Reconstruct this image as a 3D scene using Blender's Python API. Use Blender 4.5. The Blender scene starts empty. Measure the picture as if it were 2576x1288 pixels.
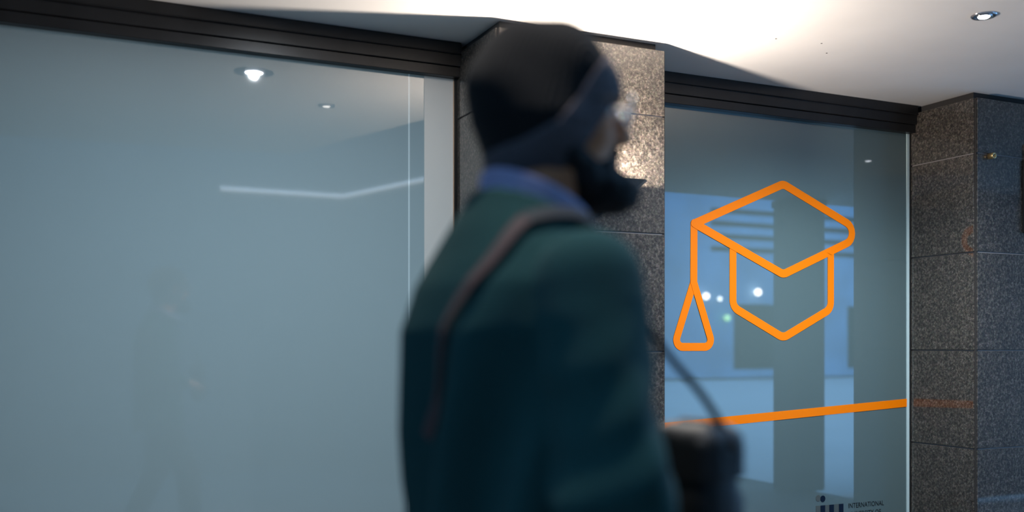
import bpy, bmesh, math, random
import numpy as np
from mathutils import Vector, Matrix

scene = bpy.context.scene
COL = scene.collection
R = math.radians
H = 1.30                      # camera height above the paving

# ------------------------------------------------------------------ camera
cam_d = bpy.data.cameras.new('camera')
cam_d.lens = 35.0
cam_d.sensor_width = 36.0
cam_d.sensor_fit = 'HORIZONTAL'
cam_d.shift_y = 222.0 / 2576.0
cam_d.dof.use_dof = True
cam_d.dof.focus_distance = 4.75
cam_d.dof.aperture_fstop = 1.2
cam = bpy.data.objects.new('camera', cam_d)
cam.location = (0, 0, H)
cam.rotation_euler = (R(90), 0, R(-25))
COL.objects.link(cam)
scene.camera = cam

# ------------------------------------------------------------------ world: even blue-hour sky
world = bpy.data.worlds.new('dusk_sky')
scene.world = world
world.use_nodes = True
wn = world.node_tree
wn.nodes['Background'].inputs['Color'].default_value = (0.25, 0.56, 1.0, 1)
wn.nodes['Background'].inputs['Strength'].default_value = 3.1

scene.view_settings.view_transform = 'Standard'
scene.view_settings.look = 'None'
scene.view_settings.exposure = 0.0
scene.view_settings.gamma = 1.0
scene.view_settings.use_curve_mapping = False

try:
    scene.cycles.max_bounces = 8
    scene.cycles.diffuse_bounces = 3
    scene.cycles.caustics_refractive = False
except AttributeError:
    pass

ROOM_W = 44.0
SCONCE_W = 95.0
DOWN_W = 200.0

# ------------------------------------------------------------------ materials
def nodes_of(name):
    m = bpy.data.materials.new(name)
    m.use_nodes = True
    nt = m.node_tree
    return m, nt, nt.nodes['Principled BSDF']

def mat(name, col, rough=0.6, metal=0.0, spec=0.5, coat=0.0, coat_r=0.03, coat_ior=1.5, emit=None, es=1.0,
        noise=0.0, nscale=40.0, bump=0.0, sheen=0.0):
    m, nt, b = nodes_of(name)
    b.inputs['Base Color'].default_value = (*col, 1)
    b.inputs['Roughness'].default_value = rough
    b.inputs['Metallic'].default_value = metal
    b.inputs['Specular IOR Level'].default_value = spec
    b.inputs['Coat Weight'].default_value = coat
    b.inputs['Coat Roughness'].default_value = coat_r
    b.inputs['Coat IOR'].default_value = coat_ior
    b.inputs['Sheen Weight'].default_value = sheen
    if emit:
        b.inputs['Emission Color'].default_value = (*emit, 1)
        b.inputs['Emission Strength'].default_value = es
    if noise or bump:
        tc = nt.nodes.new('ShaderNodeTexCoord')
        n = nt.nodes.new('ShaderNodeTexNoise')
        n.inputs['Scale'].default_value = nscale
        n.inputs['Detail'].default_value = 4
        nt.links.new(tc.outputs['Object'], n.inputs['Vector'])
        if noise:
            r = nt.nodes.new('ShaderNodeValToRGB')
            r.color_ramp.elements[0].position = 0.3
            r.color_ramp.elements[1].position = 0.7
            r.color_ramp.elements[0].color = (*[c * (1 - noise) for c in col], 1)
            r.color_ramp.elements[1].color = (*[min(1, c * (1 + noise)) for c in col], 1)
            nt.links.new(n.outputs['Fac'], r.inputs['Fac'])
            nt.links.new(r.outputs['Color'], b.inputs['Base Color'])
        if bump:
            bp = nt.nodes.new('ShaderNodeBump')
            bp.inputs['Strength'].default_value = bump
            bp.inputs['Distance'].default_value = 0.004
            nt.links.new(n.outputs['Fac'], bp.inputs['Height'])
            nt.links.new(bp.outputs['Normal'], b.inputs['Normal'])
    return m

def granite(name):
    m, nt, b = nodes_of(name)
    L = nt.links.new
    tc = nt.nodes.new('ShaderNodeTexCoord')
    n1 = nt.nodes.new('ShaderNodeTexNoise'); n1.inputs['Scale'].default_value = 95; n1.inputs['Detail'].default_value = 5
    n1.inputs['Roughness'].default_value = 0.75
    n2 = nt.nodes.new('ShaderNodeTexVoronoi'); n2.inputs['Scale'].default_value = 190
    n3 = nt.nodes.new('ShaderNodeTexNoise'); n3.inputs['Scale'].default_value = 7; n3.inputs['Detail'].default_value = 3
    for n in (n1, n2, n3):
        L(tc.outputs['Object'], n.inputs['Vector'])
    r1 = nt.nodes.new('ShaderNodeValToRGB')
    e = r1.color_ramp.elements
    e[0].position = 0.34; e[0].color = (0.014, 0.0125, 0.011, 1)
    e[1].position = 0.68; e[1].color = (0.25, 0.22, 0.185, 1)
    k = e.new(0.47); k.color = (0.055, 0.048, 0.041, 1)
    k = e.new(0.56); k.color = (0.112, 0.097, 0.081, 1)
    L(n1.outputs['Fac'], r1.inputs['Fac'])
    mx = nt.nodes.new('ShaderNodeMixRGB'); mx.blend_type = 'MULTIPLY'; mx.inputs['Fac'].default_value = 0.55
    L(r1.outputs['Color'], mx.inputs['Color1'])
    L(n2.outputs['Color'], mx.inputs['Color2'])
    hs = nt.nodes.new('ShaderNodeHueSaturation'); hs.inputs['Saturation'].default_value = 0.25
    L(n2.outputs['Color'], hs.inputs['Color'])
    L(hs.outputs['Color'], mx.inputs['Color2'])
    mx2 = nt.nodes.new('ShaderNodeMixRGB'); mx2.blend_type = 'MULTIPLY'; mx2.inputs['Fac'].default_value = 0.3
    r3 = nt.nodes.new('ShaderNodeValToRGB'); r3.color_ramp.elements[0].position = 0.3; r3.color_ramp.elements[1].position = 0.7
    r3.color_ramp.elements[0].color = (0.55, 0.55, 0.55, 1); r3.color_ramp.elements[1].color = (1, 1, 1, 1)
    L(n3.outputs['Fac'], r3.inputs['Fac'])
    L(mx.outputs['Color'], mx2.inputs['Color1']); L(r3.outputs['Color'], mx2.inputs['Color2'])
    L(mx2.outputs['Color'], b.inputs['Base Color'])
    b.inputs['Roughness'].default_value = 0.5
    b.inputs['Specular IOR Level'].default_value = 0.2
    b.inputs['Coat Weight'].default_value = 1.0
    b.inputs['Coat Roughness'].default_value = 0.035
    b.inputs['Coat IOR'].default_value = 1.55
    return m

def knit(name, col, scale, axis='Z', strength=0.5, rough=0.95):
    m, nt, b = nodes_of(name)
    L = nt.links.new
    tc = nt.nodes.new('ShaderNodeTexCoord')
    w = nt.nodes.new('ShaderNodeTexWave'); w.bands_direction = axis
    w.inputs['Scale'].default_value = scale; w.inputs['Distortion'].default_value = 1.5
    n = nt.nodes.new('ShaderNodeTexNoise'); n.inputs['Scale'].default_value = 180; n.inputs['Detail'].default_value = 3
    L(tc.outputs['Object'], w.inputs['Vector']); L(tc.outputs['Object'], n.inputs['Vector'])
    ad = nt.nodes.new('ShaderNodeMath'); ad.operation = 'ADD'
    L(w.outputs['Fac'], ad.inputs[0]); L(n.outputs['Fac'], ad.inputs[1])
    bp = nt.nodes.new('ShaderNodeBump'); bp.inputs['Strength'].default_value = strength; bp.inputs['Distance'].default_value = 0.003
    L(ad.outputs[0], bp.inputs['Height']); L(bp.outputs['Normal'], b.inputs['Normal'])
    r = nt.nodes.new('ShaderNodeValToRGB')
    r.color_ramp.elements[0].color = (*[c * 0.75 for c in col], 1)
    r.color_ramp.elements[1].color = (*[c * 1.3 for c in col], 1)
    L(n.outputs['Fac'], r.inputs['Fac']); L(r.outputs['Color'], b.inputs['Base Color'])
    b.inputs['Roughness'].default_value = rough
    b.inputs['Specular IOR Level'].default_value = 0.2
    b.inputs['Sheen Weight'].default_value = 0.02
    b.inputs['Sheen Roughness'].default_value = 0.5
    return m

M = {}
M['granite'] = granite('speckled_granite')
M['grout'] = mat('grey_grout', (0.27, 0.255, 0.255), 0.9)
M['core'] = mat('dark_joint', (0.03, 0.028, 0.027), 0.9)
M['black'] = mat('black_anodised', (0.012, 0.012, 0.013), 0.38, spec=0.4, noise=0.3, nscale=9)
M['gasket'] = mat('rubber_gasket', (0.006, 0.006, 0.006), 0.6)
M['ceiling'] = mat('ceiling_paint', (0.78, 0.765, 0.745), 0.85, spec=0.2, noise=0.03, nscale=2.5)
M['filmpale'] = mat('pale_pane_strip', (0.40, 0.385, 0.37), 0.7, spec=0.0, coat=1.0, coat_r=0.02, coat_ior=1.7)  # paler, warmer strip down the right side of the left pane
M['seam'] = mat('film_overlap', (0.30, 0.35, 0.37), 0.7, spec=0.0, coat=1.0, coat_ior=2.0)
M['film'] = mat('frosted_film', (0.055, 0.068, 0.075), 0.75, spec=0.0, coat=1.0, coat_r=0.035, coat_ior=2.0)
def backlit(m, col):
    """frosted film lets the light of the room behind it through"""
    nt = m.node_tree
    tr = nt.nodes.new('ShaderNodeBsdfTranslucent'); tr.inputs['Color'].default_value = (*col, 1)
    ad = nt.nodes.new('ShaderNodeAddShader')
    nt.links.new(nt.nodes['Principled BSDF'].outputs[0], ad.inputs[0]); nt.links.new(tr.outputs[0], ad.inputs[1])
    nt.links.new(ad.outputs[0], nt.nodes['Material Output'].inputs['Surface'])

backlit(M['film'], (0.36, 0.40, 0.41))
backlit(M['filmpale'], (0.52, 0.47, 0.44)); backlit(M['seam'], (0.50, 0.54, 0.55))
M['clear'], _nt, _b = nodes_of('clear_back_face')
_t = _nt.nodes.new('ShaderNodeBsdfTransparent'); _nt.links.new(_t.outputs[0], _nt.nodes['Material Output'].inputs['Surface'])
M['film2'] = mat('frosted_film_clearer', (0.115, 0.175, 0.185), 0.75, spec=0.0, coat=1.0, coat_r=0.01, coat_ior=2.1)
M['glassedge'] = mat('polished_glass_edge', (0.62, 0.80, 0.82), 0.2, spec=0.6, coat=0.5)
M['orange'] = mat('orange_vinyl', (1.0, 0.225, 0.0), 0.45, spec=0.15, emit=None)
M['navy'] = mat('navy_vinyl', (0.004, 0.012, 0.030), 0.5, spec=0.2)
M['ghost'] = mat('logo_ghost_image', (0.085, 0.105, 0.105), 0.6, spec=0.2)  # paints the logo's pale second image in the double glass
M['slate'] = mat('dark_grey_vinyl', (0.012, 0.016, 0.018), 0.6, spec=0.2)
M['sconce'] = mat('gunmetal_lacquer', (0.17, 0.168, 0.16), 0.5, metal=0.0, noise=0.15, nscale=25)
M['chrome'] = mat('chrome', (0.75, 0.76, 0.80), 0.12, metal=1.0)
M['brass'] = mat('brushed_brass', (0.62, 0.46, 0.22), 0.32, metal=0.85, noise=0.15, nscale=60)
M['bulb'] = mat('warm_lamp', (1, 0.9, 0.8), 0.5, emit=(1.0, 0.78, 0.58), es=60)
M['led'] = mat('cool_led', (1, 1, 1), 0.5, emit=(0.85, 0.92, 1.0), es=90)
M['dimled'] = mat('frosted_led', (1, 1, 1), 0.5, emit=(1.0, 0.95, 0.88), es=6)
M['baffle'] = mat('black_baffle', (0.02, 0.02, 0.02), 0.6)
M['paving'] = mat('stone_paving', (0.13, 0.125, 0.12), 0.7, noise=0.2, nscale=5)
M['snow'] = mat('trodden_snow', (0.86, 0.87, 0.88), 0.8, noise=0.06, nscale=0.8)
M['render'] = mat('grey_render', (0.13, 0.13, 0.13), 0.8, noise=0.1, nscale=3)
M['farwall'] = mat('blue_grey_facade', (0.30, 0.50, 0.72), 0.8, noise=0.2, nscale=0.6)
M['louvre'] = mat('pale_louvre', (0.80, 0.84, 0.88), 0.6)
M['shopfront'] = mat('shop_glass', (0.22, 0.36, 0.50), 0.4, spec=0.3)
M['white'] = mat('grey_wall_paint', (0.30, 0.30, 0.30), 0.8)
M['dark'] = mat('dark_wall', (0.05, 0.05, 0.052), 0.9)
M['skin'] = mat('brown_skin', (0.48, 0.19, 0.085), 0.5, spec=0.4, noise=0.12, nscale=55)
M['beard'] = mat('black_beard', (0.006, 0.005, 0.005), 0.75, spec=0.25, noise=0.4, nscale=240, bump=0.8)
M['jacket'] = knit('green_wool', (0.0075, 0.038, 0.036), 70, 'Z', 0.35)
M['beanie'] = knit('charcoal_knit', (0.0075, 0.0065, 0.0065), 60, 'Y', 0.8)
M['cuff'] = knit('slate_knit', (0.085, 0.070, 0.075), 60, 'Y', 0.8)
M['collar'] = mat('periwinkle_cotton', (0.26, 0.24, 0.36), 0.85, spec=0.2, noise=0.1, nscale=90)
M['trouser'] = mat('black_denim', (0.015, 0.016, 0.020), 0.9, noise=0.2, nscale=120)
M['shoe'] = mat('brown_leather', (0.05, 0.03, 0.02), 0.45, noise=0.2, nscale=30)
M['sole'] = mat('black_rubber', (0.012, 0.012, 0.012), 0.8)
M['bag'] = mat('black_nylon', (0.005, 0.005, 0.006), 0.55, spec=0.5, noise=0.2, nscale=200, bump=0.3)
M['strap'] = mat('brown_webbing', (0.062, 0.034, 0.030), 0.85, noise=0.25, nscale=220)
M['strapb'] = mat('black_webbing', (0.010, 0.010, 0.012), 0.8, noise=0.25, nscale=220)
M['eye'] = mat('eye_white', (0.75, 0.72, 0.68), 0.15)
M['iris'] = mat('dark_iris', (0.02, 0.012, 0.008), 0.1)
M['steel'] = mat('polished_steel', (0.72, 0.70, 0.68), 0.18, metal=1.0)
def glass():
    m, nt, b = nodes_of('spectacle_glass')
    b.inputs['Base Color'].default_value = (1, 1, 1, 1)
    b.inputs['Roughness'].default_value = 0.0
    b.inputs['Transmission Weight'].default_value = 1.0
    b.inputs['IOR'].default_value = 1.6
    return m
M['lens'] = glass()

# ------------------------------------------------------------------ mesh helpers
def tag(o, label=None, cat=None, group=None, kind=None):
    if label: o['label'] = label
    if cat: o['category'] = cat
    if group: o['group'] = group
    if kind: o['kind'] = kind
    return o

def link(name, me, m=None, parent=None, loc=None, smooth=False):
    o = bpy.data.objects.new(name, me)
    COL.objects.link(o)
    if m is not None and len(me.materials) == 0:
        me.materials.append(m)
    if smooth:
        me.polygons.foreach_set('use_smooth', [True] * len(me.polygons))
    if loc is not None:
        o.location = loc
    if parent is not None:
        o.parent = parent
    return o

def empty(name, loc=(0, 0, 0), rz=0.0):
    o = bpy.data.objects.new(name, None)
    o.location = loc
    o.rotation_euler = (0, 0, rz)
    o.empty_display_size = 0.1
    COL.objects.link(o)
    return o

def box_bm(bm, x0, x1, y0, y1, z0, z1, bev=0.0):
    r = bmesh.ops.create_cube(bm, size=1.0)
    vs = r['verts']
    for v in vs:
        v.co = Vector((x0 if v.co.x < 0 else x1, y0 if v.co.y < 0 else y1, z0 if v.co.z < 0 else z1))
    if bev:
        es = list({e for v in vs for e in v.link_edges})
        bmesh.ops.bevel(bm, geom=es, offset=bev, segments=1, affect='EDGES')

def box(name, x0, x1, y0, y1, z0, z1, m, parent=None, bev=0.0):
    bm = bmesh.new()
    cx, cy, cz = (x0 + x1) / 2, (y0 + y1) / 2, z0
    box_bm(bm, x0 - cx, x1 - cx, y0 - cy, y1 - cy, z0 - cz, z1 - cz, bev)
    me = bpy.data.meshes.new(name)
    bm.to_mesh(me); bm.free()
    p = (cx, cy, cz)
    if parent is not None:
        q = parent
        off = Vector((0, 0, 0))
        while q is not None:
            off += q.location; q = q.parent
        p = tuple(Vector(p) - off)
    return link(name, me, m, parent, p)

def bm_obj(name, bm, m, parent=None, smooth=False, loc=None):
    me = bpy.data.meshes.new(name)
    bmesh.ops.recalc_face_normals(bm, faces=bm.faces[:])
    bm.to_mesh(me); bm.free()
    return link(name, me, m, parent, loc, smooth)

def lathe(name, prof, m, parent=None, seg=40, loc=None, smooth=True):
    """prof: list of (radius, z)"""
    bm = bmesh.new()
    rings = []
    for r, z in prof:
        rings.append([bm.verts.new((r * math.cos(2 * math.pi * k / seg), r * math.sin(2 * math.pi * k / seg), z)) for k in range(seg)])
    for a, b in zip(rings, rings[1:]):
        for k in range(seg):
            bm.faces.new((a[k], a[(k + 1) % seg], b[(k + 1) % seg], b[k]))
    bm.faces.new(rings[-1]); bm.faces.new(list(reversed(rings[0])))
    return bm_obj(name, bm, m, parent, smooth, loc)

def tube(name, pts, rad, m, parent=None, seg=8, closed=False, flat=None, loc=None):
    """sweep a round (or flat=(w,t) with given normals) section along pts"""
    pts = [Vector(p) for p in pts]
    n = len(pts)
    bm = bmesh.new()
    rings = []
    up = Vector((0, 0, 1))
    for i, p in enumerate(pts):
        a = pts[(i - 1) % n] if (closed or i > 0) else p
        b = pts[(i + 1) % n] if (closed or i < n - 1) else p
        t = (b - a).normalized()
        s = t.cross(up)
        if s.length < 1e-3: s = t.cross(Vector((0, 1, 0)))
        s.normalize(); u = s.cross(t)
        rr = rad[i] if isinstance(rad, (list, tuple)) else rad
        rings.append([bm.verts.new(p + rr * (math.cos(2 * math.pi * k / seg) * s + math.sin(2 * math.pi * k / seg) * u)) for k in range(seg)])
    rng = range(n if closed else n - 1)
    for i in rng:
        a, b = rings[i], rings[(i + 1) % n]
        for k in range(seg):
            bm.faces.new((a[k], a[(k + 1) % seg], b[(k + 1) % seg], b[k]))
    if not closed:
        bm.faces.new(rings[0]); bm.faces.new(rings[-1])
    return bm_obj(name, bm, m, parent, True, loc)

def ribbon(name, pts, nrm, w, t, m, parent=None):
    """flat strap: pts with outward normals, width w, thickness t"""
    bm = bmesh.new()
    rings = []
    n = len(pts)
    for i in range(n):
        p = Vector(pts[i]); N = Vector(nrm[i]).normalized()
        T = (Vector(pts[min(i + 1, n - 1)]) - Vector(pts[max(i - 1, 0)])).normalized()
        S = T.cross(N).normalized()
        rings.append([bm.verts.new(p + S * a * w / 2 + N * b * t / 2) for a, b in ((-1, -1), (1, -1), (1, 1), (-1, 1))])
    for a, b in zip(rings, rings[1:]):
        for k in range(4):
            bm.faces.new((a[k], a[(k + 1) % 4], b[(k + 1) % 4], b[k]))
    bm.faces.new(rings[0]); bm.faces.new(rings[-1])
    return bm_obj(name, bm, m, parent, False)

# ------------------------------------------------------------------ setting
CZ = H + 1.287        # ceiling height
PF = 3.573            # pillar front plane
GY = 4.0              # glass plane
PX = [-1.056, 1.600, 4.256]
PWID = 0.794
PTOP = H + 1.250
SEAM = [H + 0.969, H + 0.468, H - 0.032, H - 0.532, H - 1.032]

tag(box('floor', -14, 6.15, -2.6, 4.4, -0.1, 0.0, M['paving']), 'stone paving of the covered walkway', kind='structure')
tag(box('ground', -40, 70, -60, 4.4, -0.3, -0.101, M['snow']), 'trodden snow on the street outside', kind='structure')

# ceiling: painted soffit slab, its street edge stepping back over the middle bay
cp = [(-7, 4.4), (-7, 1.0), (-0.27, 1.10), (1.50, 1.26), (1.98, 2.70), (3.0, 2.2), (3.6, 0.95), (11, 0.80), (11, 4.4)]
bm = bmesh.new()
lo = [bm.verts.new((x, y, CZ)) for x, y in cp]
hi = [bm.verts.new((x, y, CZ + 0.35)) for x, y in cp]
bm.faces.new(lo); bm.faces.new(list(reversed(hi)))
for i in range(len(cp)):
    j = (i + 1) % len(cp)
    bm.faces.new((lo[i], lo[j], hi[j], hi[i]))
ceil = tag(bm_obj('ceiling', bm, M['ceiling']), kind='structure')
for x, y in ((2.78, 3.33), (3.00, 3.30), (3.12, 3.40)):
    lathe('ceiling_hole', [(0.004, CZ - 0.0008), (0.004, CZ + 0.002)], M['core'], ceil, 10, loc=(x, y, 0))
tag(box('wall_back', 2.0, 11, GY + 0.12, GY + 0.4, 0, CZ, M['dark']), kind='structure')
# lit room behind the left window
tag(box('wall_interior', -1.2, 2.1, 6.2, 6.3, 0, CZ, M['white']), 'grey back wall of the room behind the left window', kind='structure')
tag(box('wall_partition', 1.92, 2.0, GY + 0.11, 6.2, 0, CZ, M['white']), 'grey partition behind the lit pillar', kind='structure')
tag(box('wall_side', -1.2, -1.1, GY + 0.11, 6.2, 0, CZ, M['white']), 'grey side wall of the room behind the left window', kind='structure')
tag(box('floor_interior', -1.2, 2.1, 4.4, 6.3, -0.1, 0.0, M['paving']), kind='structure')
tag(box('ceiling_interior', -1.2, 2.1, 4.4, 6.3, CZ, CZ + 0.3, M['ceiling']), kind='structure')
ip = tag(empty('trim_2', (0.80, 5.70, CZ - 0.06)), 'ceiling light panel in the room behind the left window', kind='structure')
bm = bmesh.new(); box_bm(bm, -0.62, 0.62, -0.32, 0.32, 0.012, 0.06, 0.004); bm_obj('panel_frame', bm, M['white'], ip)
ad_ = bpy.data.lights.new('panel', 'AREA'); ad_.shape = 'RECTANGLE'; ad_.size = 1.2; ad_.size_y = 0.6
ad_.energy = ROOM_W; ad_.color = (0.64, 0.87, 1.0)
ao_ = bpy.data.objects.new('panel', ad_); COL.objects.link(ao_); ao_.parent = ip; ao_.location = (0, 0, 0.008)
tag(box('wall_left', -7, -1.056, PF, GY + 0.1, 0, CZ - 0.002, M['render']), kind='structure')
tag(box('wall_right', 5.05, 11, PF + 0.1, GY + 0.1, 0, CZ - 0.002, M['render']), kind='structure')

# granite pillars: every slab its own piece, grey grout in the joints, dark shadow gap under the ceiling
PLAB = ['dark granite clad pillar beyond the left window',
        'granite clad pillar behind the walking man, lit by the wall lamp',
        'dark granite clad pillar at the far right beside the orange cap window']
def pillar(x0, label):
    x1 = x0 + PWID
    e = tag(empty('granite_pillar', ((x0 + x1) / 2, (PF + GY) / 2, 0)), label, 'pillar', 'granite pillars')
    th, j = 0.032, 0.0032
    core = box('core', x0 + 0.012, x1 - 0.012, PF + 0.005, GY + 0.1, 0, PTOP - 0.004, M['grout'], e)
    box('shadow_gap', x0 + 0.03, x1 - 0.03, PF + 0.04, GY + 0.1, PTOP - 0.004, CZ, M['core'], e)
    for cx in (x0 + 0.012, x1 - 0.012):
        box('corner_joint', cx - 0.006, cx + 0.006, PF + 0.0045, PF + 0.02, 0, PTOP - 0.003, M['core'], e)
    rows = [PTOP] + SEAM + [0.0]
    for a, b in zip(rows, rows[1:]):
        z1, z0 = a - (0 if a == PTOP else j), b + (0 if b == 0 else j)
        box('granite_slab', x0 + 0.010, x1 - 0.010, PF, PF + th, z0, z1, M['granite'], e, 0.0018)
        for fx0, fx1 in ((x0, x0 + th), (x1 - th, x1)):
            box('granite_slab', fx0, fx1, PF + 0.014, GY + 0.1, z0, z1, M['granite'], e, 0.0018)
    return e
for x0, lab in zip(PX, PLAB):
    pillar(x0, lab)

# shop windows: stepped black header, frosted pane, jamb gaskets, sill
HB = H + 1.143        # header bottom
def window(n, x0, x1, film, label):
    w = tag(empty('window_%d' % n, ((x0 + x1) / 2, GY, 0)), label, kind='structure')
    y = GY - 0.030
    hz = CZ - HB
    # header: three stepped rails
    box('header_rail', x0, x1, y - 0.030, GY + 0.10, HB + hz * 0.66, CZ - 0.001, M['black'], w, 0.002)
    box('header_rail', x0, x1, y - 0.022, GY + 0.10, HB + hz * 0.30, HB + hz * 0.655, M['black'], w, 0.002)
    box('header_rail', x0, x1, y - 0.012, GY + 0.10, HB, HB + hz * 0.295, M['black'], w, 0.002)
    box('header_lip', x0, x1, y - 0.034, y - 0.020, HB + hz * 0.645, HB + hz * 0.672, M['black'], w, 0.0015)
    box('sill', x0, x1, y - 0.02, GY + 0.10, 0.0, 0.06, M['black'], w, 0.002)
    return w, film
w1, _ = window(1, PX[0] + PWID, PX[1], M['film'], 'large frosted shop window with a black header left of the man')
w2, _ = window(2, PX[1] + PWID, PX[2], M['film2'], 'frosted shop window with a black header carrying the orange cap')
xa, xb = PX[0] + PWID, PX[1]
for nm, a, b, k in (('pane', xa, 1.381, 'film'), ('film_seam', 1.381, 1.388, 'seam'), ('pane', 1.388, 1.453, 'film'), ('pale_strip', 1.453, xb - 0.012, 'filmpale')):
    pn = box(nm, a, b, GY, GY + 0.012, 0.06, HB, M[k], w1)
    pn.data.materials.append(M['clear'])
    for f in pn.data.polygons:
        if f.normal.y > 0.5 or abs(f.normal.x) > 0.5: f.material_index = 1
box('gasket', xb - 0.012, xb, GY - 0.012, GY + 0.01, 0.06, HB, M['gasket'], w1)
box('glass_edge', xb - 0.0155, xb - 0.012, GY - 0.004, GY + 0.01, 0.06, HB, mat('glass_edge_highlight', (0.6, 0.42, 0.3), 0.3), w1)  # warm highlight on the edge, painted in as its colour
xa, xb = PX[1] + PWID, PX[2]
box('pane', xa, xb - 0.024, GY, GY + 0.012, 0.06, HB, M['film2'], w2)
box('glass_edge', xb - 0.024, xb - 0.007, GY - 0.004, GY + 0.010, 0.06, HB, M['glassedge'], w2)
box('gasket', xb - 0.007, xb, GY - 0.010, GY + 0.01, 0.06, HB, M['gasket'], w2)

# ------------------------------------------------------------------ street side, seen only as reflections in the glass
def post(x0, x1, y0, y1, label):
    e = tag(empty('street_column', ((x0 + x1) / 2, (y0 + y1) / 2, 0)), label, kind='structure')
    box('shaft', x0, x1, y0, y1, 0, CZ, M['render'], e, 0.01)
    box('capital', x0 - 0.01, x1 + 0.01, y0 - 0.01, y1 + 0.01, CZ - 0.06, CZ, M['render'], e, 0.004)
post(5.93, 6.27, 0.85, 1.15, 'slim rendered column on the street side')
post(6.95, 8.2, 0.85, 1.2, 'wide rendered column on the street side')
# building across the passage: its facade turns a corner, then stops where the street opens
bp_ = [(-14, -2.5), (2.9, -2.5), (3.35, -1.0), (5.85, -1.0), (5.85, -7), (-14, -7)]
bm = bmesh.new()
lo = [bm.verts.new((x, y, -0.02)) for x, y in bp_]; hi = [bm.verts.new((x, y, 14.0)) for x, y in bp_]
bm.faces.new(lo); bm.faces.new(hi)
for i in range(6):
    j = (i + 1) % 6
    bm.faces.new((lo[i], lo[j], hi[j], hi[i]))
tag(bm_obj('wall_street', bm, M['render']), 'grey rendered building across the passage', kind='structure')
tag(tube('trim_1', [(1.6, -2.47, 2.89), (2.88, -2.47, 2.89), (3.31, -1.02, 2.89)], 0.024, mat('lit_cornice_line', (1, 1, 1), 0.5, emit=(1.0, 0.95, 0.9), es=1.15)), 'thin lit line along the facade opposite', kind='structure')
# far side of the street: long facade with horizontal louvres and a few lanterns on it
fb = tag(empty('far_building', (30, -27, -0.02)), 'long facade across the street', kind='structure')
box('facade', 5, 62, -30, -24, -0.02, 9.0, M['farwall'], fb)
for k in range(4):
    box('louvre', 23.5, 40, -24.12, -24.0, 4.95 + 0.5 * k, 5.15 + 0.5 * k, M['louvre'], fb)
for x0 in (24.6, 30.5, 36):
    box('shopfront', x0, x0 + 3.6, -24.06, -24.0, 0.3, 2.9, M['shopfront'], fb)
def lantern(x, z, col, es, r, label):
    e = tag(empty('wall_lantern', (x, -24.0, z)), label, 'lantern', 'lanterns mirrored in the right window')
    tube('bracket', [(0, 0.0, -0.05), (0, 0.12, -0.12), (0, 0.25, -r)], 0.02, M['dark'], e)
    bm = bmesh.new(); bmesh.ops.create_uvsphere(bm, u_segments=20, v_segments=12, radius=r)
    bm_obj('globe', bm, mat('lamp_globe', (1, 1, 1), 0.4, emit=col, es=es), e, True, (0, 0.25, 0))
lantern(23.1, 3.16, (1, 0.97, 0.9), 16, 0.12, 'white round light mirrored just right of the orange tassel')
lantern(23.75, 3.07, (0.85, 0.95, 1), 12, 0.08, 'smaller white light mirrored between tassel and cap outline')
lantern(25.6, 3.37, (1, 0.97, 0.9), 16, 0.13, 'white round light mirrored inside the orange cap outline')
lantern(24.1, 2.33, (0.45, 1.0, 0.2), 4, 0.13, 'green light mirrored below the white ones in the right window')
# ------------------------------------------------------------------ lamps
def sconce():
    cx, top = 2.0, H + 0.660
    w2_, dep, hgt = 0.198, 0.190, 0.112
    s = tag(empty('wall_lamp', (cx, PF, top - hgt)), 'dark metal wedge uplighter on the granite pillar behind the beard', 'lamp')
    bm = bmesh.new()
    def ring(k, inset):
        z = hgt * k
        w = w2_ * (0.50 + 0.50 * k) - inset
        d = dep * (0.42 + 0.58 * k) - inset
        return [Vector((-w, 0, z)), Vector((-w, -d * 0.82, z)), Vector((-w + 0.03, -d, z)), Vector((w - 0.03, -d, z)), Vector((w, -d * 0.82, z)), Vector((w, 0, z))]
    o0 = [bm.verts.new(p) for p in ring(0, 0)]; o1 = [bm.verts.new(p) for p in ring(1, 0)]
    i1 = [bm.verts.new(p) for p in ring(1, 0.004)]; i0 = [bm.verts.new(p + Vector((0, 0, 0.006))) for p in ring(0, 0.004)]
    n = 6
    for k in range(n):
        l = (k + 1) % n
        bm.faces.new((o0[k], o0[l], o1[l], o1[k])); bm.faces.new((o1[k], o1[l], i1[l], i1[k])); bm.faces.new((i1[k], i1[l], i0[l], i0[k]))
    bm.faces.new(o0); bm.faces.new(i0)
    bm_obj('housing', bm, M['sconce'], s)
    bm = bmesh.new(); box_bm(bm, -0.09, 0.09, -0.012, 0.0, 0.02, hgt - 0.02, 0.002)
    bm_obj('back_plate', bm, M['sconce'], s)
    tube('lamp_tube', [(-0.05, -0.10, hgt - 0.040), (0.05, -0.10, hgt - 0.040)], 0.008, M['bulb'], s)
    ld = bpy.data.lights.new('uplight', 'POINT')
    ld.energy = SCONCE_W; ld.color = (1.0, 0.86, 0.74); ld.shadow_soft_size = 0.018
    lo = bpy.data.objects.new('uplight', ld); COL.objects.link(lo)
    lo.parent = s; lo.location = (0, -0.125, hgt - 0.016)
sconce()

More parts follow.
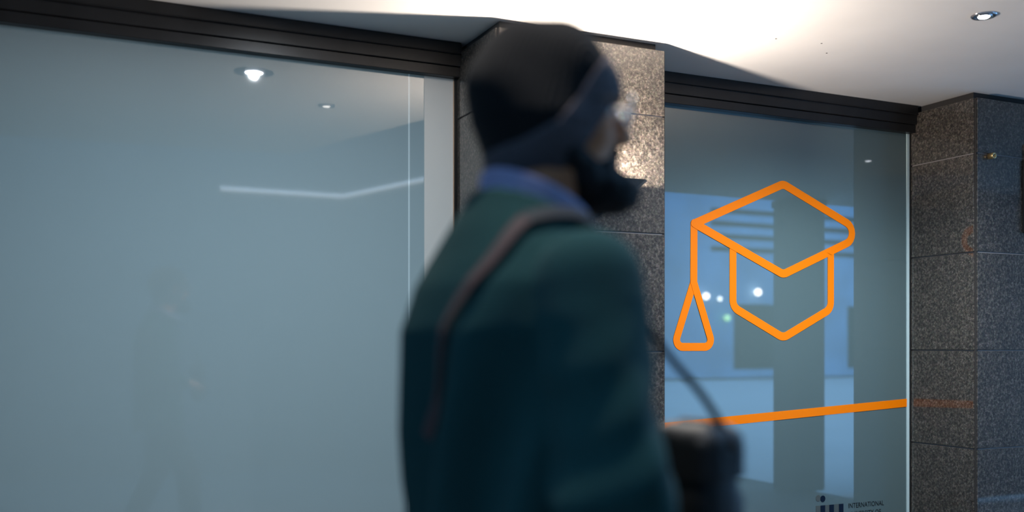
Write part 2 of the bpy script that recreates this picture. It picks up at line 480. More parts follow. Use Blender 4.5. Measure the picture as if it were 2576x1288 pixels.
def downlight(x, y, label, watts, aim=None, led='led', size=1.0):
    e = tag(empty('downlight', (x, y, CZ)), label, 'lamp', 'recessed ceiling spots')
    e.scale = (size, size, 1 if size == 1 else 0.45)
    lathe('trim_ring', [(0.030, -0.0015), (0.033, -0.006), (0.043, -0.007), (0.048, -0.003), (0.0485, 0.0)], M['chrome'], e)
    lathe('reflector', [(0.030, -0.0020), (0.031, -0.0060), (0.026, -0.0085), (0.022, -0.0080), (0.0215, -0.002)], M['chrome'], e)
    lathe('led', [(0.0215, -0.0025), (0.0212, -0.0070), (0.0170, -0.0100), (0.006, -0.0112)], M[led], e, 24)
    ld = bpy.data.lights.new('spot', 'SPOT')
    ld.energy = watts; ld.color = (0.86, 0.93, 1.0); ld.spot_size = R(160); ld.spot_blend = 0.8; ld.shadow_soft_size = 0.02
    lo = bpy.data.objects.new('spot', ld); COL.objects.link(lo); lo.parent = e; lo.location = (0, 0, -0.03)
    if aim:
        lo.rotation_euler = Vector(aim).to_track_quat('-Z', 'Y').to_euler(); ld.spot_size = R(75); ld.spot_blend = 0.5; ld.color = (1.0, 0.95, 0.88)
downlight(3.318, 2.749, 'small round chrome ceiling spot at the upper right', DOWN_W)
downlight(0.884, 3.215, 'ceiling spot mirrored as a bright flare in the left window', DOWN_W * 0.06, size=1.9)
downlight(1.36, 2.72, 'dim swivel ceiling spot over the walking man, mirrored beside the bright ceiling patch', 60.0, (-0.66, -1.40, -1.05), 'dimled')
downlight(0.60, 1.275, 'low-glare ceiling spot straight above the walking man', 62.0, (0.02, -0.06, -1.0), 'baffle')

# ------------------------------------------------------------------ things on the right window and pillar
def stroke(name, paths, w, m, parent=None, th=0.0016, y=GY - 0.0005):
    """flat vinyl strokes on the glass; each path: (list of (x, z, corner radius), closed)"""
    bm = bmesh.new()
    def rounded(pts, closed):
        out = []
        n = len(pts)
        for i, (x, z, r) in enumerate(pts):
            if r <= 0 or (not closed and i in (0, n - 1)):
                out.append(Vector((x, z))); continue
            p = Vector((x, z)); a = Vector(pts[i - 1][:2]); b = Vector(pts[(i + 1) % n][:2])
            u, v = (a - p).normalized(), (b - p).normalized()
            ang = math.acos(max(-1, min(1, u.dot(v))))
            d = r / math.tan(ang / 2)
            s, e = p + u * d, p + v * d
            c = p + (u + v).normalized() * (r / math.sin(ang / 2))
            a0 = math.atan2(s.y - c.y, s.x - c.x); a1 = math.atan2(e.y - c.y, e.x - c.x)
            da = (a1 - a0 + math.pi) % (2 * math.pi) - math.pi
            for k in range(9):
                t = a0 + da * k / 8
                out.append(c + r * Vector((math.cos(t), math.sin(t))))
        return out
    for pts, closed in paths:
        q = rounded(pts, closed)
        n = len(q)
        L_, R_ = [], []
        for i in range(n):
            p = q[i]
            a = q[i - 1] if (closed or i > 0) else None
            b = q[(i + 1) % n] if (closed or i < n - 1) else None
            d1 = (p - a).normalized() if a is not None else None
            d2 = (b - p).normalized() if b is not None else None
            if d1 is None: d1 = d2
            if d2 is None: d2 = d1
            nrm = (Vector((-d1.y, d1.x)) + Vector((-d2.y, d2.x))).normalized()
            k = 1 / max(0.3, nrm.dot(Vector((-d1.y, d1.x))))
            L_.append(p + nrm * k * w / 2); R_.append(p - nrm * k * w / 2)
        f = lambda p, d: bm.verts.new((p.x, y - d, p.y))
        A = [(f(l, th + 0.0009 * i / n), f(r, th + 0.0009 * i / n), f(r, 0), f(l, 0)) for i, (l, r) in enumerate(zip(L_, R_))]
        for i in range(n if closed else n - 1):
            a, b = A[i], A[(i + 1) % n]
            for k in range(4):
                bm.faces.new((a[k], a[(k + 1) % 4], b[(k + 1) % 4], b[k]))
        if not closed:
            bm.faces.new(A[0]); bm.faces.new(A[-1])
    return bm_obj(name, bm, m, parent)

SW = 0.041
cap_e = tag(empty('graduation_cap_decal', (0, 0, 0)), 'orange outline drawing of a graduation cap with tassel on the right window', 'decal')
def dot(x, z, r, th):
    bm = bmesh.new()
    bmesh.ops.create_cone(bm, cap_ends=True, segments=24, radius1=r, radius2=r, depth=th)
    bmesh.ops.rotate(bm, verts=bm.verts[:], matrix=Matrix.Rotation(R(90), 3, 'X'))
    bmesh.ops.translate(bm, verts=bm.verts[:], vec=(x, GY - 0.0005 - th / 2, z))
    bm_obj('joint_dot', bm, M['orange'], cap_e)
stroke('mortarboard_outline', [([(2.841, 1.885, 0), (3.384, 2.113, 0.05), (3.935, 1.884, 0.058), (3.384, 1.655, 0.05), (2.841, 1.885, 0)], False)], SW, M['orange'], cap_e)
stroke('cap_outline', [([(3.070, 1.785, 0), (3.070, 1.484, 0.055), (3.384, 1.333, 0.06), (3.697, 1.484, 0.055), (3.697, 1.775, 0)], False)], SW, M['orange'], cap_e, th=0.0013)
stroke('tassel_cord', [([(2.838, 1.890, 0), (2.836, 1.585, 0)], False)], SW * 0.98, M['orange'], cap_e, th=0.0011)
stroke('tassel_outline', [([(2.836, 1.601, 0), (2.722, 1.287, 0.035), (2.950, 1.287, 0.035), (2.836, 1.601, 0)], False)], SW * 0.95, M['orange'], cap_e, th=0.0014)
dot(2.8395, 1.886, SW / 2, 0.0028); dot(2.836, 1.600, SW * 0.49, 0.0028)
st = stroke('orange_stripe', [([(2.396, 0.890, 0), (4.2485, 0.983, 0)], False)], 0.043, M['orange'])
tag(st, 'orange stripe rising slightly across the lower right window', 'decal')

lg = tag(empty('lettering_logo', (3.64, GY, 0.25)), 'dark navy logo and lettering low on the right window', 'sign')
def flat_poly(name, pts, m, parent, off=0.0006, th=0.001):
    bm = bmesh.new()
    fr = [bm.verts.new((x - 3.64, -off - th, z - 0.25)) for x, z in pts]
    bk = [bm.verts.new((x - 3.64, -off, z - 0.25)) for x, z in pts]
    bm.faces.new(fr); bm.faces.new(list(reversed(bk)))
    n = len(pts)
    for i in range(n):
        j = (i + 1) % n
        bm.faces.new((fr[i], fr[j], bk[j], bk[i]))
    return bm_obj(name, bm, m, parent)
circ = lambda x, z, r: [(x + r * math.cos(2 * math.pi * k / 28), z + r * math.sin(2 * math.pi * k / 28)) for k in range(28)]
for k, (dx, m, off) in enumerate(((-0.030, 'ghost', 0.0004), (0.0, 'navy', 0.0016))):  # offset pale copy is the painted reflection, navy the vinyl itself
    flat_poly('logo_dot', circ(3.643 + dx, 0.499 + (0.004 if k == 0 else 0), 0.0165), M[m], lg, off)
    for x, zb in ((3.643, 0.28), (3.702, 0.28), (3.767, 0.28)):
        flat_poly('logo_bar', [(x + dx - 0.0155, zb), (x + dx + 0.0155, zb), (x + dx + 0.0155, 0.464), (x + dx - 0.0155, 0.464)], M[m], lg, off)
flat_poly('logo_bar', [(3.7176, 0.28), (3.7514, 0.28), (3.7514, 0.309), (3.7176, 0.309)], M['navy'], lg, 0.0016)
def text(body, x0, x1, z0, z1):
    cu = bpy.data.curves.new('text', 'FONT'); cu.body = body; cu.size = 1.0; cu.resolution_u = 3
    o = bpy.data.objects.new('text', cu); COL.objects.link(o)
    dg = bpy.context.evaluated_depsgraph_get()
    me = bpy.data.meshes.new_from_object(o.evaluated_get(dg))
    bpy.data.objects.remove(o); bpy.data.curves.remove(cu)
    me.name = 'lettering'
    n = len(me.vertices); co = np.empty(n * 3); me.vertices.foreach_get('co', co); co = co.reshape(-1, 3)
    mn, mx = co.min(0), co.max(0)
    out = np.zeros_like(co)
    out[:, 0] = x0 + (co[:, 0] - mn[0]) / (mx[0] - mn[0]) * (x1 - x0) - 3.64
    out[:, 2] = z0 + (co[:, 1] - mn[1]) / (mx[1] - mn[1]) * (z1 - z0) - 0.25
    out[:, 1] = -0.0015
    me.vertices.foreach_set('co', out.ravel()); me.update()
    me.materials.clear()
    return link('lettering', me, M['slate'], lg)
text('INTERNATIONAL', 3.818, 4.066, 0.437, 0.463)
text('UNIVERSITY OF', 3.818, 4.045, 0.392, 0.418)

# brass stud and black plate on the right pillar
sb = tag(empty('brass_stud', (4.352, PF, H + 0.958)), 'short brass threaded stud on the right granite pillar', 'bolt')
o = lathe('sleeve', [(0.010, 0.0), (0.0155, 0.001), (0.0155, 0.030), (0.0140, 0.032), (0.0085, 0.032), (0.0085, 0.012)], M['brass'], sb, 24)
o.rotation_euler = (R(90), 0, 0)
o = lathe('screw', [(0.0080, 0.011), (0.0080, 0.022), (0.004, 0.024)], M['core'], sb, 16)
o.rotation_euler = (R(90), 0, 0)
pl = tag(empty('door_sign', (4.80, PF, H + 0.58)), 'black plate at the right edge of the picture on the granite pillar', 'sign')
for nm, a in (('plate', (-0.205, 0.205, -0.016, 0.0, 0.0, 0.375, 'black')), ('top_label', (-0.195, 0.195, -0.013, 0.0, 0.378, 0.46, 'grout'))):
    bm = bmesh.new(); box_bm(bm, *a[:6], 0.003); bm_obj(nm, bm, M[a[6]], pl)
# ------------------------------------------------------------------ signed-distance modelling for the figure
def smin(a, b, k):
    h = np.clip(0.5 + 0.5 * (b - a) / k, 0, 1)
    return b * (1 - h) + a * h - k * h * (1 - h)
def smax(a, b, k):
    return -smin(-a, -b, k)
def cone(p, a, b, ra, rb):
    a = np.array(a, float); b = np.array(b, float)
    ba = b - a
    t = np.clip(((p - a) @ ba) / (ba @ ba), 0, 1)
    return np.linalg.norm(p - a - t[..., None] * ba, axis=-1) - (ra + (rb - ra) * t)
def chain(p, pts, k=0.02):
    d = None
    for (a, ra), (b, rb) in zip(pts, pts[1:]):
        c = cone(p, a, b, ra, rb)
        d = c if d is None else smin(d, c, k)
    return d
def ell(p, c, r):
    q = p - np.array(c, float); r = np.array(r, float)
    k0 = np.linalg.norm(q / r, axis=-1); k1 = np.linalg.norm(q / (r * r), axis=-1) + 1e-9
    return k0 * (k0 - 1) / k1
def rbox(p, c, h, r):
    q = np.abs(p - np.array(c, float)) - (np.array(h, float) - r)
    return np.linalg.norm(np.maximum(q, 0), axis=-1) + np.minimum(q.max(-1), 0) - r
def yawed(p, c, deg):
    q = p - np.array(c, float)
    a = R(deg); ca, sa = math.cos(a), math.sin(a)
    out = np.empty_like(q)
    out[..., 0] = ca * q[..., 0] + sa * q[..., 1]
    out[..., 1] = -sa * q[..., 0] + ca * q[..., 1]
    out[..., 2] = q[..., 2]
    return out

def surface(name, f, lo, hi, h, m, parent=None):
    """surface nets over a sparse grid; one continuous quad mesh"""
    lo = np.array(lo, float); hi = np.array(hi, float)
    B = 16
    nb = np.ceil((hi - lo) / (h * B)).astype(int)
    n = nb * B + 1
    V = np.full(n, 1.0, np.float32)
    bc = np.stack(np.meshgrid(*[np.arange(k) for k in nb], indexing='ij'), -1).reshape(-1, 3)
    cen = lo + (bc * B + B / 2) * h
    dc = f(cen)
    rad = h * B * 0.87 * 1.5 + 0.01
    g = np.stack(np.meshgrid(*[np.arange(B + 1)] * 3, indexing='ij'), -1)
    for b, d in zip(bc, dc):
        sl = tuple(slice(k * B, k * B + B + 1) for k in b)
        if abs(d) > rad:
            if d < 0: V[sl] = np.minimum(V[sl], -1.0)
            continue
        V[sl] = f((lo + (b * B + g) * h).reshape(-1, 3)).reshape(B + 1, B + 1, B + 1)
    ins = V < 0
    nc = n - 1
    acc = np.zeros((*nc, 3)); cnt = np.zeros(nc)
    edges = []
    for ax in range(3):
        s0 = [slice(None)] * 3; s1 = [slice(None)] * 3
        s0[ax] = slice(0, -1); s1[ax] = slice(1, None)
        a = V[tuple(s0)]; b = V[tuple(s1)]
        idx = np.argwhere(ins[tuple(s0)] != ins[tuple(s1)])
        va = a[tuple(idx.T)]; vb = b[tuple(idx.T)]
        t = va / (va - vb)
        pos = idx.astype(float); pos[:, ax] += t
        o1, o2 = [k for k in range(3) if k != ax]
        for d1 in (0, -1):
            for d2 in (0, -1):
                c = idx.copy(); c[:, o1] += d1; c[:, o2] += d2
                ok = ((c >= 0) & (c < nc)).all(1)
                np.add.at(acc, tuple(c[ok].T), pos[ok]); np.add.at(cnt, tuple(c[ok].T), 1)
        edges.append((ax, idx, va < 0))
    act = cnt > 0
    vid = np.full(nc, -1); vid[act] = np.arange(act.sum())
    co = lo + acc[act] / cnt[act][:, None] * h
    faces = []
    for ax, idx, inside in edges:
        o1, o2 = (ax + 1) % 3, (ax + 2) % 3
        q = []
        for d1, d2 in ((0, 0), (-1, 0), (-1, -1), (0, -1)):
            c = idx.copy(); c[:, o1] += d1; c[:, o2] += d2
            ok = ((c >= 0) & (c < nc)).all(1)
            v = np.full(len(idx), -1); v[ok] = vid[tuple(c[ok].T)]
            q.append(v)
        q = np.stack(q, 1)
        q[~inside] = q[~inside][:, ::-1]
        faces.append(q[(q >= 0).all(1)])
    faces = np.concatenate(faces)
    me = bpy.data.meshes.new(name)
    me.vertices.add(len(co)); me.vertices.foreach_set('co', co.ravel())
    me.loops.add(faces.size); me.loops.foreach_set('vertex_index', faces.ravel().astype(np.int32))
    me.polygons.add(len(faces)); me.polygons.foreach_set('loop_start', np.arange(0, faces.size, 4, dtype=np.int32))
    me.polygons.foreach_set('use_smooth', np.ones(len(faces), bool))
    me.update(calc_edges=True); me.validate()
    return link(name, me, m, parent)

# ------------------------------------------------------------------ the walking man: local X forward, Y left, Z up
PERSON_AT = (0.640, 1.356)
HEADING = 8.0
man = empty('person', (*PERSON_AT, 0), R(HEADING))
tag(man, 'man in a dark green wool jacket, charcoal beanie and glasses walking past the window', 'person')
HC = (0.058, 0.0, 1.648)      # head centre
HYAW = -26.0                  # head turned to his right, towards the camera side

RS, RE, RW = (-0.005, -0.185, 1.382), (-0.005, -0.235, 1.110), (0.060, -0.235, 0.870)
LS, LE, LW = (-0.010, 0.155, 1.350), (-0.010, 0.195, 1.100), (0.150, 0.080, 1.060)
HIP = 0.93
RK, RA = (-0.02, -0.10, 0.50), (-0.20, -0.10, 0.12)
LK, LA = (0.17, 0.10, 0.50), (0.20, 0.10, 0.09)

def hand(p, wrist, side, d, palm_n):
    """five separate bent fingers; d = pointing direction, palm_n = palm normal"""
    d = np.array(d, float); d /= np.linalg.norm(d)
    pn = np.array(palm_n, float); pn -= d * (pn @ d); pn /= np.linalg.norm(pn)
    w = np.cross(d, pn) * side
    o = np.array(wrist, float)
    s = smin(cone(p, o, o + d * 0.03, 0.024, 0.024), cone(p, o + d * 0.045 - w * 0.018, o + d * 0.082 - w * 0.022, 0.016, 0.013), 0.02)
    s = smin(s, cone(p, o + d * 0.045 + w * 0.018, o + d * 0.085 + w * 0.022, 0.016, 0.013), 0.02)
    s = smin(s, cone(p, o + d * 0.04, o + d * 0.085, 0.017, 0.013), 0.02)
    for k, ln in ((1.5, 0.066), (0.5, 0.076), (-0.5, 0.071), (-1.5, 0.056)):
        a = o + d * 0.085 + w * k * 0.0165
        b = a + d * ln * 0.45 + pn * ln * 0.16
        c = b + d * ln * 0.22 + pn * ln * 0.26
        e = c + d * ln * 0.02 + pn * ln * 0.26
        s = smin(s, chain(p, [(a, 0.0092), (b, 0.0088), (c, 0.0082), (e, 0.0070)], 0.003), 0.004)
    a = o + d * 0.03 + w * 0.022
    b = a + d * 0.03 + w * 0.020 + pn * 0.014
    c = b + d * 0.030 + w * 0.002 + pn * 0.014
    return smin(s, chain(p, [(a, 0.014), (b, 0.011), (c, 0.0085)], 0.006), 0.008)

HS = 1.07                     # face a little larger than the unit head
def f_head(p):
    q = yawed(p, HC, HYAW) / HS
    qa = q.copy(); qa[..., 1] = np.abs(qa[..., 1])
    d = ell(q, (-0.012, 0, 0.030), (0.100, 0.077, 0.088))
    d = smin(d, ell(q, (0.022, 0, -0.030), (0.074, 0.061, 0.088)), 0.03)
    d = smin(d, ell(q, (0.048, 0, -0.085), (0.042, 0.043, 0.032)), 0.03)
    d = smin(d, ell(qa, (0.060, 0.038, -0.025), (0.026, 0.022, 0.020)), 0.02)       # cheekbones
    d = smin(d, cone(qa, (0.084, 0.010, 0.028), (0.074, 0.046, 0.026), 0.011, 0.009), 0.012)   # brow
    d = smax(d, -ell(qa, (0.098, 0.032, 0.008), (0.017, 0.017, 0.012)), 0.010)      # eye sockets
    d = smin(d, cone(q, (0.090, 0, 0.012), (0.114, 0, -0.026), 0.0075, 0.0125), 0.010)   # nose
    d = smin(d, ell(qa, (0.104, 0.011, -0.032), (0.011, 0.008, 0.008)), 0.006)
    d = smin(d, ell(q, (0.092, 0, -0.060), (0.014, 0.022, 0.0065)), 0.006)
    d = smin(d, ell(q, (0.090, 0, -0.071), (0.014, 0.020, 0.0070)), 0.005)
    d = smin(d, ell(qa, (-0.008, 0.078, -0.006), (0.026, 0.010, 0.032)), 0.006)     # ears
    return d * HS

def f_body(p):
    d = f_head(p)
    d = smin(d, cone(p, (0.040, 0, 1.57), (0.015, 0, 1.44), 0.054, 0.062), 0.03)
    # torso
    t = ell(p, (0.0, 0, 1.26), (0.092, 0.140, 0.18))
    t = smin(t, ell(p, (0.0, 0, 1.02), (0.095, 0.140, 0.20)), 0.06)
    t = smin(t, cone(p, (0.0, -0.13, 1.37), (0.0, 0.13, 1.36), 0.040, 0.040), 0.05)
    d = smin(d, t, 0.04)
    for S, E_, W, sd, dr, pn in ((RS, RE, RW, -1, (0.12, 0.0, -0.99), (0.2, 1, 0)), (LS, LE, LW, 1, (0.75, -0.55, -0.1), (0, -0.35, -1))):
        d = smin(d, chain(p, [(S, 0.046), (E_, 0.040), (W, 0.027)], 0.02), 0.02)
        d = smin(d, hand(p, W, sd, dr, pn), 0.012)
    for sy, K, A in ((-1, RK, RA), (1, LK, LA)):
        d = smin(d, chain(p, [((0.0, sy * 0.09, HIP), 0.085), (K, 0.056), (A, 0.038)], 0.03), 0.04)
    return d

def loft(p, rows, ex=2.4):
    z = p[..., 2]
    R_ = np.array(rows)[::-1]
    a = np.interp(z, R_[:, 0], R_[:, 2]); b = np.interp(z, R_[:, 0], R_[:, 3]); cx = np.interp(z, R_[:, 0], R_[:, 1])
    q = (np.abs((p[..., 0] - cx) / a) ** ex + np.abs(p[..., 1] / b) ** ex) ** (1 / ex)
    d = (q - 1) * np.minimum(a, b)
    return np.maximum(d, np.maximum(z - R_[-1, 0], R_[0, 0] - z))

TORSO = [(1.530, 0.020, 0.080, 0.082), (1.500, 0.012, 0.090, 0.096), (1.470, 0.004, 0.098, 0.116), (1.435, -0.004, 0.106, 0.144),
         (1.385, -0.016, 0.120, 0.176), (1.320, -0.022, 0.132, 0.188), (1.200, -0.012, 0.132, 0.184), (1.050, 0.000, 0.132, 0.184),
         (0.900, 0.005, 0.138, 0.198), (0.780, 0.008, 0.146, 0.206)]
def wob(p, fx, fy, fz, ph=0.0):
    return np.sin(fx * p[..., 0] + fy * p[..., 1] + fz * p[..., 2] + ph)
def f_torso(p):
    d = loft(p, TORSO) - 0.0
    # hanging folds down the back
    back = np.clip(-p[..., 0] / 0.12, 0, 1) * np.clip((1.42 - p[..., 2]) / 0.25, 0, 1)
    d = d + back * (0.018 * np.sin(40 * p[..., 1] + 12 * (p[..., 2] - 1.2) + 0.8) + 0.006 * wob(p, 0, 61, 17, 1.0))
    return d
def f_sleeves(p):
    r = chain(p, [(RS, 0.074), (RE, 0.080), (RW, 0.060)], 0.04)
    l = chain(p, [(LS, 0.074), (LE, 0.064), (LW, 0.048)], 0.04)
    near_r = np.clip((0.02 - p[..., 1]) / 0.1, 0, 1)
    fold = 0.010 * np.sin(46 * (p[..., 0] + 0.18 * p[..., 2]) + 2.0) + 0.003 * np.sin(75 * (p[..., 2] - 0.7 * p[..., 0]))
    low = np.clip((1.36 - p[..., 2]) / 0.15, 0, 1)
    return smin(r + fold * low * near_r, l + 0.006 * low * np.sin(60 * p[..., 2] + 30 * p[..., 0]), 0.01)
def f_jacket_full(p):
    return smin(f_torso(p), f_sleeves(p), 0.008)
def neckline(p):
    return p[..., 2] - (1.524 - 0.42 * (p[..., 0] + 0.050))
def f_jacket(p):
    d = f_jacket_full(p)
    # stand of the jacket collar
    q = (((p[..., 0] - 0.032) / 0.089) ** 2 + (p[..., 1] / 0.090) ** 2) ** 0.5
    ring = np.abs(q - 1) * 0.087 - 0.008
    ring = np.maximum(ring, 1.44 - p[..., 2])
    d = smin(d, ring, 0.015)
    d = smax(d, neckline(p), 0.006)
    hole = np.maximum((q - 0.90) * 0.087, 1.40 - p[..., 2])
    d = smax(d, -hole, 0.004)
    # open cuffs
    for W, E_ in ((RW, RE), (LW, LE)):
        w = np.array(W); ax = w - np.array(E_); ax /= np.linalg.norm(ax)
        near = np.linalg.norm(p - w, axis=-1) - 0.09
        d = np.where(near < 0, smax(d, (p - w) @ ax - 0.012, 0.01), d)
    return d
def f_collar(p):
    q = (((p[..., 0] - 0.036) / 0.081) ** 2 + (p[..., 1] / 0.082) ** 2) ** 0.5
    flare = 0.10 * (p[..., 2] - 1.50)
    d = np.abs(q - 1) * 0.079 - 0.0055 + flare * 0
    top = p[..., 2] - (1.560 - 0.50 * (p[..., 0] + 0.045))
    bot = (1.455 - 0.10 * (p[..., 0] + 0.045)) - p[..., 2]
    d = smax(d, top, 0.006)
    return np.maximum(d, bot)
def zcut(q):
    x = q[..., 0]
    return np.interp(x, [-0.13, -0.06, 0.0, 0.03, 0.06, 0.09, 0.13], [-0.108, -0.110, -0.102, -0.078, -0.034, 0.010, 0.032])
def capshape(q, grow=0.0):
    e = 2.5
    c = q - np.array((-0.010, 0, 0.018))
    r = np.array((0.113, 0.096, 0.126)) + grow
    # the knit slopes back and narrows towards the nape
    rz = np.where(c[..., 2] < 0, 0.20, r[2])
    s = ((np.abs(c[..., 0] / r[0])) ** e + np.abs(c[..., 1] / r[1]) ** e + np.abs(c[..., 2] / rz) ** e) ** (1 / e)
    d = (s - 1) * r.min()
    nape = np.clip((-0.01 - q[..., 2]) / 0.10, 0, 1) * 0.024
    fr = np.clip((q[..., 0] - 0.02) / 0.09, 0, 1) * np.clip((q[..., 2] - 0.06) / 0.08, 0, 1) * 0.010
    lump = 0.0035 * np.sin(38 * q[..., 2] + 25 * q[..., 0]) + 0.003 * np.sin(47 * q[..., 0] - 22 * q[..., 2] + 18 * q[..., 1])
    return d + nape + fr + lump
def f_beanie(p):
    q = yawed(p, HC, HYAW)
    o = capshape(q)
    d = smax(o, zcut(q) + 0.012 - q[..., 2], 0.004)
    return smax(d, -(o + 0.011), 0.003)
def f_cuff(p):
    q = yawed(p, HC, HYAW)
    o = capshape(q, 0.004)
    z = zcut(q)
    wid = np.interp(q[..., 0], [-0.12, -0.04, 0.04, 0.11], [0.044, 0.064, 0.096, 0.088])
    d = smax(o, z - q[..., 2], 0.006)
    d = smax(d, q[..., 2] - z - wid, 0.008)
    return smax(d, -(o + 0.013), 0.003)
def f_beard(p):
    q = yawed(p, HC, HYAW) / HS
    qa = q.copy(); qa[..., 1] = np.abs(qa[..., 1])
    d = ell(q, (0.087, 0, -0.106), (0.048, 0.046, 0.034))
    d = smin(d, ell(q, (0.052, 0, -0.092), (0.050, 0.052, 0.038)), 0.02)
    d = smin(d, chain(qa, [((0.012, 0.064, -0.022), 0.010), ((0.022, 0.058, -0.058), 0.015), ((0.048, 0.042, -0.084), 0.020)], 0.02), 0.02)
    d = smin(d, chain(qa, [((0.102, 0.0, -0.049), 0.0075), ((0.094, 0.022, -0.053), 0.007), ((0.078, 0.034, -0.074), 0.009)], 0.006), 0.012)
    d = smax(d, -ell(q, (0.108, 0, -0.066), (0.016, 0.019, 0.009)), 0.006)
    return d * HS + 0.0018 * np.sin(160 * q[..., 0]) * np.sin(150 * q[..., 1]) + 0.001 * np.sin(210 * q[..., 2])
def f_trousers(p):
    d = ell(p, (0, 0, 0.93), (0.115, 0.165, 0.15))
    for sy, K, A in ((-1, RK, RA), (1, LK, LA)):
        d = smin(d, chain(p, [((0.0, sy * 0.09, HIP - 0.04), 0.098), (K, 0.074), (A, 0.060)], 0.03), 0.04)
    d = d + 0.003 * np.sin(60 * p[..., 2] + 40 * p[..., 0])
    return smax(d, 0.075 - p[..., 2], 0.01)

# one continuous body inside the clothes, then the clothes
surface('body', f_body, (-0.32, -0.36, 0.02), (0.36, 0.36, 1.80), 0.0058, M['skin'], man)
surface('jacket', f_jacket, (-0.28, -0.36, 0.74), (0.30, 0.36, 1.56), 0.0066, M['jacket'], man)
surface('shirt_collar', f_collar, (-0.12, -0.12, 1.38), (0.12, 0.12, 1.60), 0.0032, M['collar'], man)
cap_o = surface('beanie', f_beanie, (-0.12, -0.16, 1.52), (0.24, 0.16, 1.83), 0.0036, M['beanie'], man)
surface('cuff', f_cuff, (-0.12, -0.16, 1.52), (0.24, 0.16, 1.83), 0.0032, M['cuff'], cap_o)
surface('beard', f_beard, (-0.02, -0.16, 1.46), (0.26, 0.12, 1.66), 0.0030, M['beard'], man)
surface('trousers', f_trousers, (-0.34, -0.26, 0.03), (0.36, 0.26, 1.10), 0.0085, M['trouser'], man)

hq = Matrix.Translation(HC) @ Matrix.Rotation(R(HYAW), 4, 'Z')
hp = lambda x, y, z: hq @ Vector((x, y, z))
for sy in (-1, 1):
    bm = bmesh.new(); bmesh.ops.create_uvsphere(bm, u_segments=20, v_segments=12, radius=0.0125)
    ey = bm_obj('eyeball', bm, M['eye'], man, True, hp(0.0765 * HS, sy * 0.032 * HS, 0.007 * HS))
    bm = bmesh.new(); bmesh.ops.create_uvsphere(bm, u_segments=16, v_segments=10, radius=0.0062)
    bm_obj('iris', bm, M['iris'], ey, True, hq.to_3x3() @ Vector((0.0075, 0, 0)))
# spectacles
gl = empty('glasses'); gl.parent = man; gl.location = HC; gl.rotation_euler = (0, 0, R(HYAW)); gl.scale = (HS, HS, HS)
tag(gl, 'thin metal spectacles with shining lenses')
for sy in (-1, 1):
    rim = []
    for k in range(28):
        t = 2 * math.pi * k / 28
        y = 0.026 * math.copysign(abs(math.cos(t)) ** 0.75, math.cos(t)); z = 0.0215 * math.copysign(abs(math.sin(t)) ** 0.75, math.sin(t))
        rim.append((0.118 - 0.15 * (0.034 + y), sy * (0.034 + y), 0.004 + z))
    tube('rim', rim, 0.0016, M['steel'], gl, 8, True)
    bm = bmesh.new()
    c0 = bm.verts.new((0.1142, sy * 0.034, 0.004)); c1 = bm.verts.new((0.1118, sy * 0.034, 0.004))
    f0 = [bm.verts.new((x + 0.0010, y, z)) for x, y, z in rim]; f1 = [bm.verts.new((x - 0.0010, y, z)) for x, y, z in rim]
    for k in range(28):
        l = (k + 1) % 28
        bm.faces.new((c0, f0[k], f0[l])); bm.faces.new((c1, f1[l], f1[k])); bm.faces.new((f0[k], f1[k], f1[l], f0[l]))
    bm_obj('lens', bm, M['lens'], gl, True)
    tube('temple', [(0.110, sy * 0.060, 0.012), (0.100, sy * 0.073, 0.012), (0.05, sy * 0.079, 0.010), (0.0, sy * 0.083, 0.006), (-0.02, sy * 0.084, -0.012)], 0.0018, M['core'], gl)
    tube('nose_pad', [(0.110, sy * 0.010, 0.002), (0.102, sy * 0.012, -0.006)], 0.002, M['steel'], gl)
tube('bridge', [(0.1135, -0.010, 0.012), (0.116, 0.0, 0.015), (0.1135, 0.010, 0.012)], 0.0016, M['steel'], gl)

def shoe(A, toe):
    e = empty('shoe'); e.parent = man
    ax, ay, az = A
    fl = az - 0.09
    def up(p):
        d = smin(ell(p, (ax + 0.03, ay, fl + 0.055), (0.075, 0.043, 0.055)), ell(p, (ax + 0.12, ay, fl + 0.040), (0.085, 0.046, 0.034)), 0.04)
        d = smin(d, cone(p, (ax, ay, fl + 0.05), (ax, ay, fl + 0.115), 0.045, 0.042), 0.02)
        return np.maximum(d, fl + 0.022 - p[..., 2])
    def so(p):
        d = smin(ell(p, (ax + 0.02, ay, fl + 0.015), (0.075, 0.046, 0.5)), ell(p, (ax + 0.12, ay, fl + 0.015), (0.090, 0.050, 0.5)), 0.05)
        return np.maximum(d, np.abs(p[..., 2] - fl - 0.0125) - 0.0125)
    surface('upper', up, (ax - 0.09, ay - 0.08, fl - 0.02), (ax + 0.24, ay + 0.08, fl + 0.18), 0.006, M['shoe'], e)
    surface('sole', so, (ax - 0.09, ay - 0.08, fl - 0.02), (ax + 0.24, ay + 0.08, fl + 0.06), 0.006, M['sole'], e)
shoe((RA[0], RA[1], 0.09), 0); shoe((LA[0], LA[1], 0.09), 0)

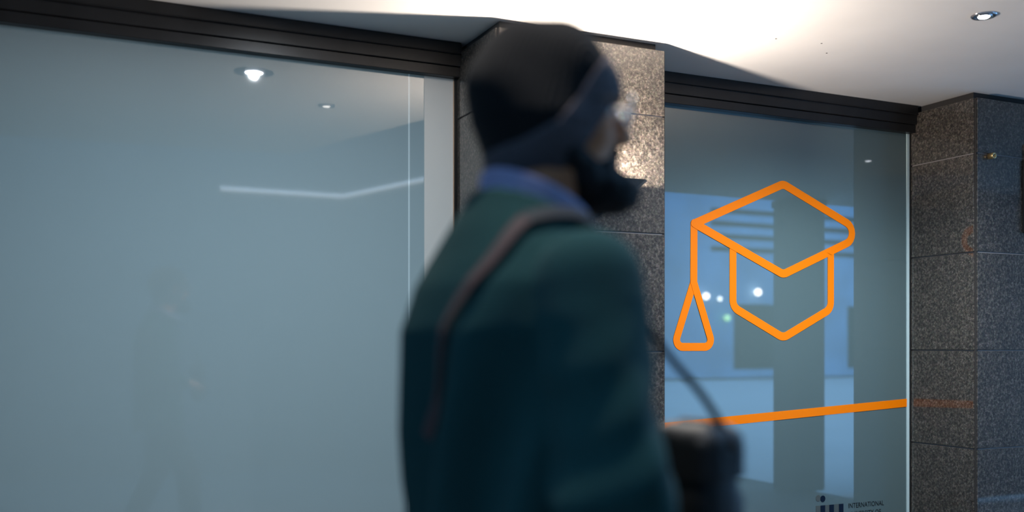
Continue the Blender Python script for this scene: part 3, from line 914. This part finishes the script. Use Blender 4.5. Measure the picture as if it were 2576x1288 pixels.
# ------------------------------------------------------------------ shoulder bag on its crossbody strap
def local(v):
    return Matrix.Translation((*PERSON_AT, 0)) @ Matrix.Rotation(R(HEADING), 4, 'Z') @ Vector(v)
def on_jacket(v, off):
    p = np.array([v], float)
    for _ in range(12):
        e = 1e-3
        g = np.array([[(f_torso(p + e * np.eye(3)[k]) - f_torso(p - e * np.eye(3)[k]))[0] for k in range(3)]]) / (2 * e)
        g /= np.linalg.norm(g) + 1e-9
        p = p - g * (f_torso(p)[0] - off) * 0.7
    return p[0], g[0]
BAG = (0.228, -0.145, 1.060)      # bag centre, in the man's frame
bag = tag(empty('shoulder_bag', local((BAG[0], BAG[1], BAG[2] - 0.13)), R(HEADING)), 'small black nylon shoulder bag hanging in front of the man', 'bag')
def bl(p): return p
def f_bag(p):
    d = rbox(p, (0, 0, 0.120), (0.040, 0.064, 0.120), 0.030)
    d = smin(d, rbox(p, (0.036, 0, 0.085), (0.022, 0.050, 0.070), 0.018), 0.012)
    return d + 0.003 * np.sin(45 * p[..., 2] + 30 * p[..., 1])
def f_flap(p):
    d = rbox(p, (0.004, 0, 0.150), (0.047, 0.069, 0.102), 0.032)
    inner = rbox(p, (0.004, 0, 0.150), (0.042, 0.064, 0.097), 0.030)
    return np.maximum(np.maximum(d, -inner), 0.172 - p[..., 2] - 0.5 * np.clip(-p[..., 0] - 0.02, 0, 1))
surface('body', f_bag, (-0.12, -0.14, -0.03), (0.14, 0.14, 0.28), 0.0055, M['bag'], bag)
surface('flap', f_flap, (-0.12, -0.14, 0.08), (0.14, 0.14, 0.28), 0.0045, M['bag'], bag)
tube('zip', [(0.060, y, 0.120) for y in (-0.04, -0.02, 0.01, 0.04)], 0.0025, M['steel'], bag)
tube('handle', [(0.0, -0.045, 0.238), (0.0, -0.030, 0.252), (0.0, 0.030, 0.252), (0.0, 0.045, 0.238)], 0.006, M['bag'], bag)
b2 = Vector(BAG) - Vector((0, 0, 0.13))
for sy in (-1, 1):
    c = Vector((0.012, sy * 0.068, 0.205))
    tube('ring', [c + Vector((0.012 * math.cos(t), 0, 0.014 * math.sin(t))) for t in [2 * math.pi * k / 16 for k in range(16)]], 0.0022, M['core'], bag, 8, True)
# strap: from the bag up the chest, over the right side of the neck, down the back to the left flank and forward to the bag
inv = (Matrix.Translation(bag.location) @ Matrix.Rotation(R(HEADING), 4, 'Z')).inverted()
def catmull(P, n=10):
    P = [np.array(p, float) for p in P]; P = [2 * P[0] - P[1]] + P + [2 * P[-1] - P[-2]]
    out = []
    for i in range(1, len(P) - 2):
        for k in range(n):
            t = k / n
            out.append(0.5 * ((2 * P[i]) + (-P[i - 1] + P[i + 1]) * t + (2 * P[i - 1] - 5 * P[i] + 4 * P[i + 1] - P[i + 2]) * t * t + (-P[i - 1] + 3 * P[i] - 3 * P[i + 1] + P[i + 2]) * t ** 3))
    out.append(P[-2]); return out
def strap(guide, free, m, w, offs=(0.009, 0.009)):
    pts, nr = [], []
    path = catmull(guide)
    for p, fr in zip(path, np.interp(np.linspace(0, 1, len(path)), np.linspace(0, 1, len(free)), free)):
        s, g = on_jacket(p, float(np.interp(len(pts) / max(1, len(path) - 1), np.linspace(0, 1, len(offs)), offs)))
        q = s * (1 - fr) + p * fr
        pts.append(inv @ local(q)); 
        nr.append(tuple(g))
    ribbon('strap', pts, nr, w, 0.004, m, bag)
strap([(-0.055, -0.108, 1.474), (-0.10, -0.118, 1.455), (-0.13, -0.098, 1.39), (-0.14, -0.055, 1.31), (-0.14, -0.02, 1.24), (-0.135, 0.04, 1.165), (-0.11, 0.11, 1.11), (-0.03, 0.17, 1.07)], [0, 0], M['strap'], 0.020, (0.009, 0.009, 0.009, 0.009, 0.006, -0.018, -0.022))
strap([(-0.055, -0.108, 1.474), (0.04, -0.095, 1.47), (0.11, -0.10, 1.40), (0.16, -0.11, 1.33), (0.195, -0.125, 1.28), (0.23, -0.16, 1.22), tuple(Vector(b2) + Vector((0.012, -0.070, 0.218)))], [0, 0, 0.5, 1, 1, 1, 1], M['strapb'], 0.020)
strap([(-0.03, 0.17, 1.07), (0.02, 0.17, 1.04), (0.09, 0.15, 1.04), (0.17, 0.02, 1.12), tuple(Vector(b2) + Vector((0.012, 0.070, 0.218)))], [0, 0, 0, 0.8, 1], M['strapb'], 0.022, (-0.022, 0.0, 0.009, 0.009, 0.009))
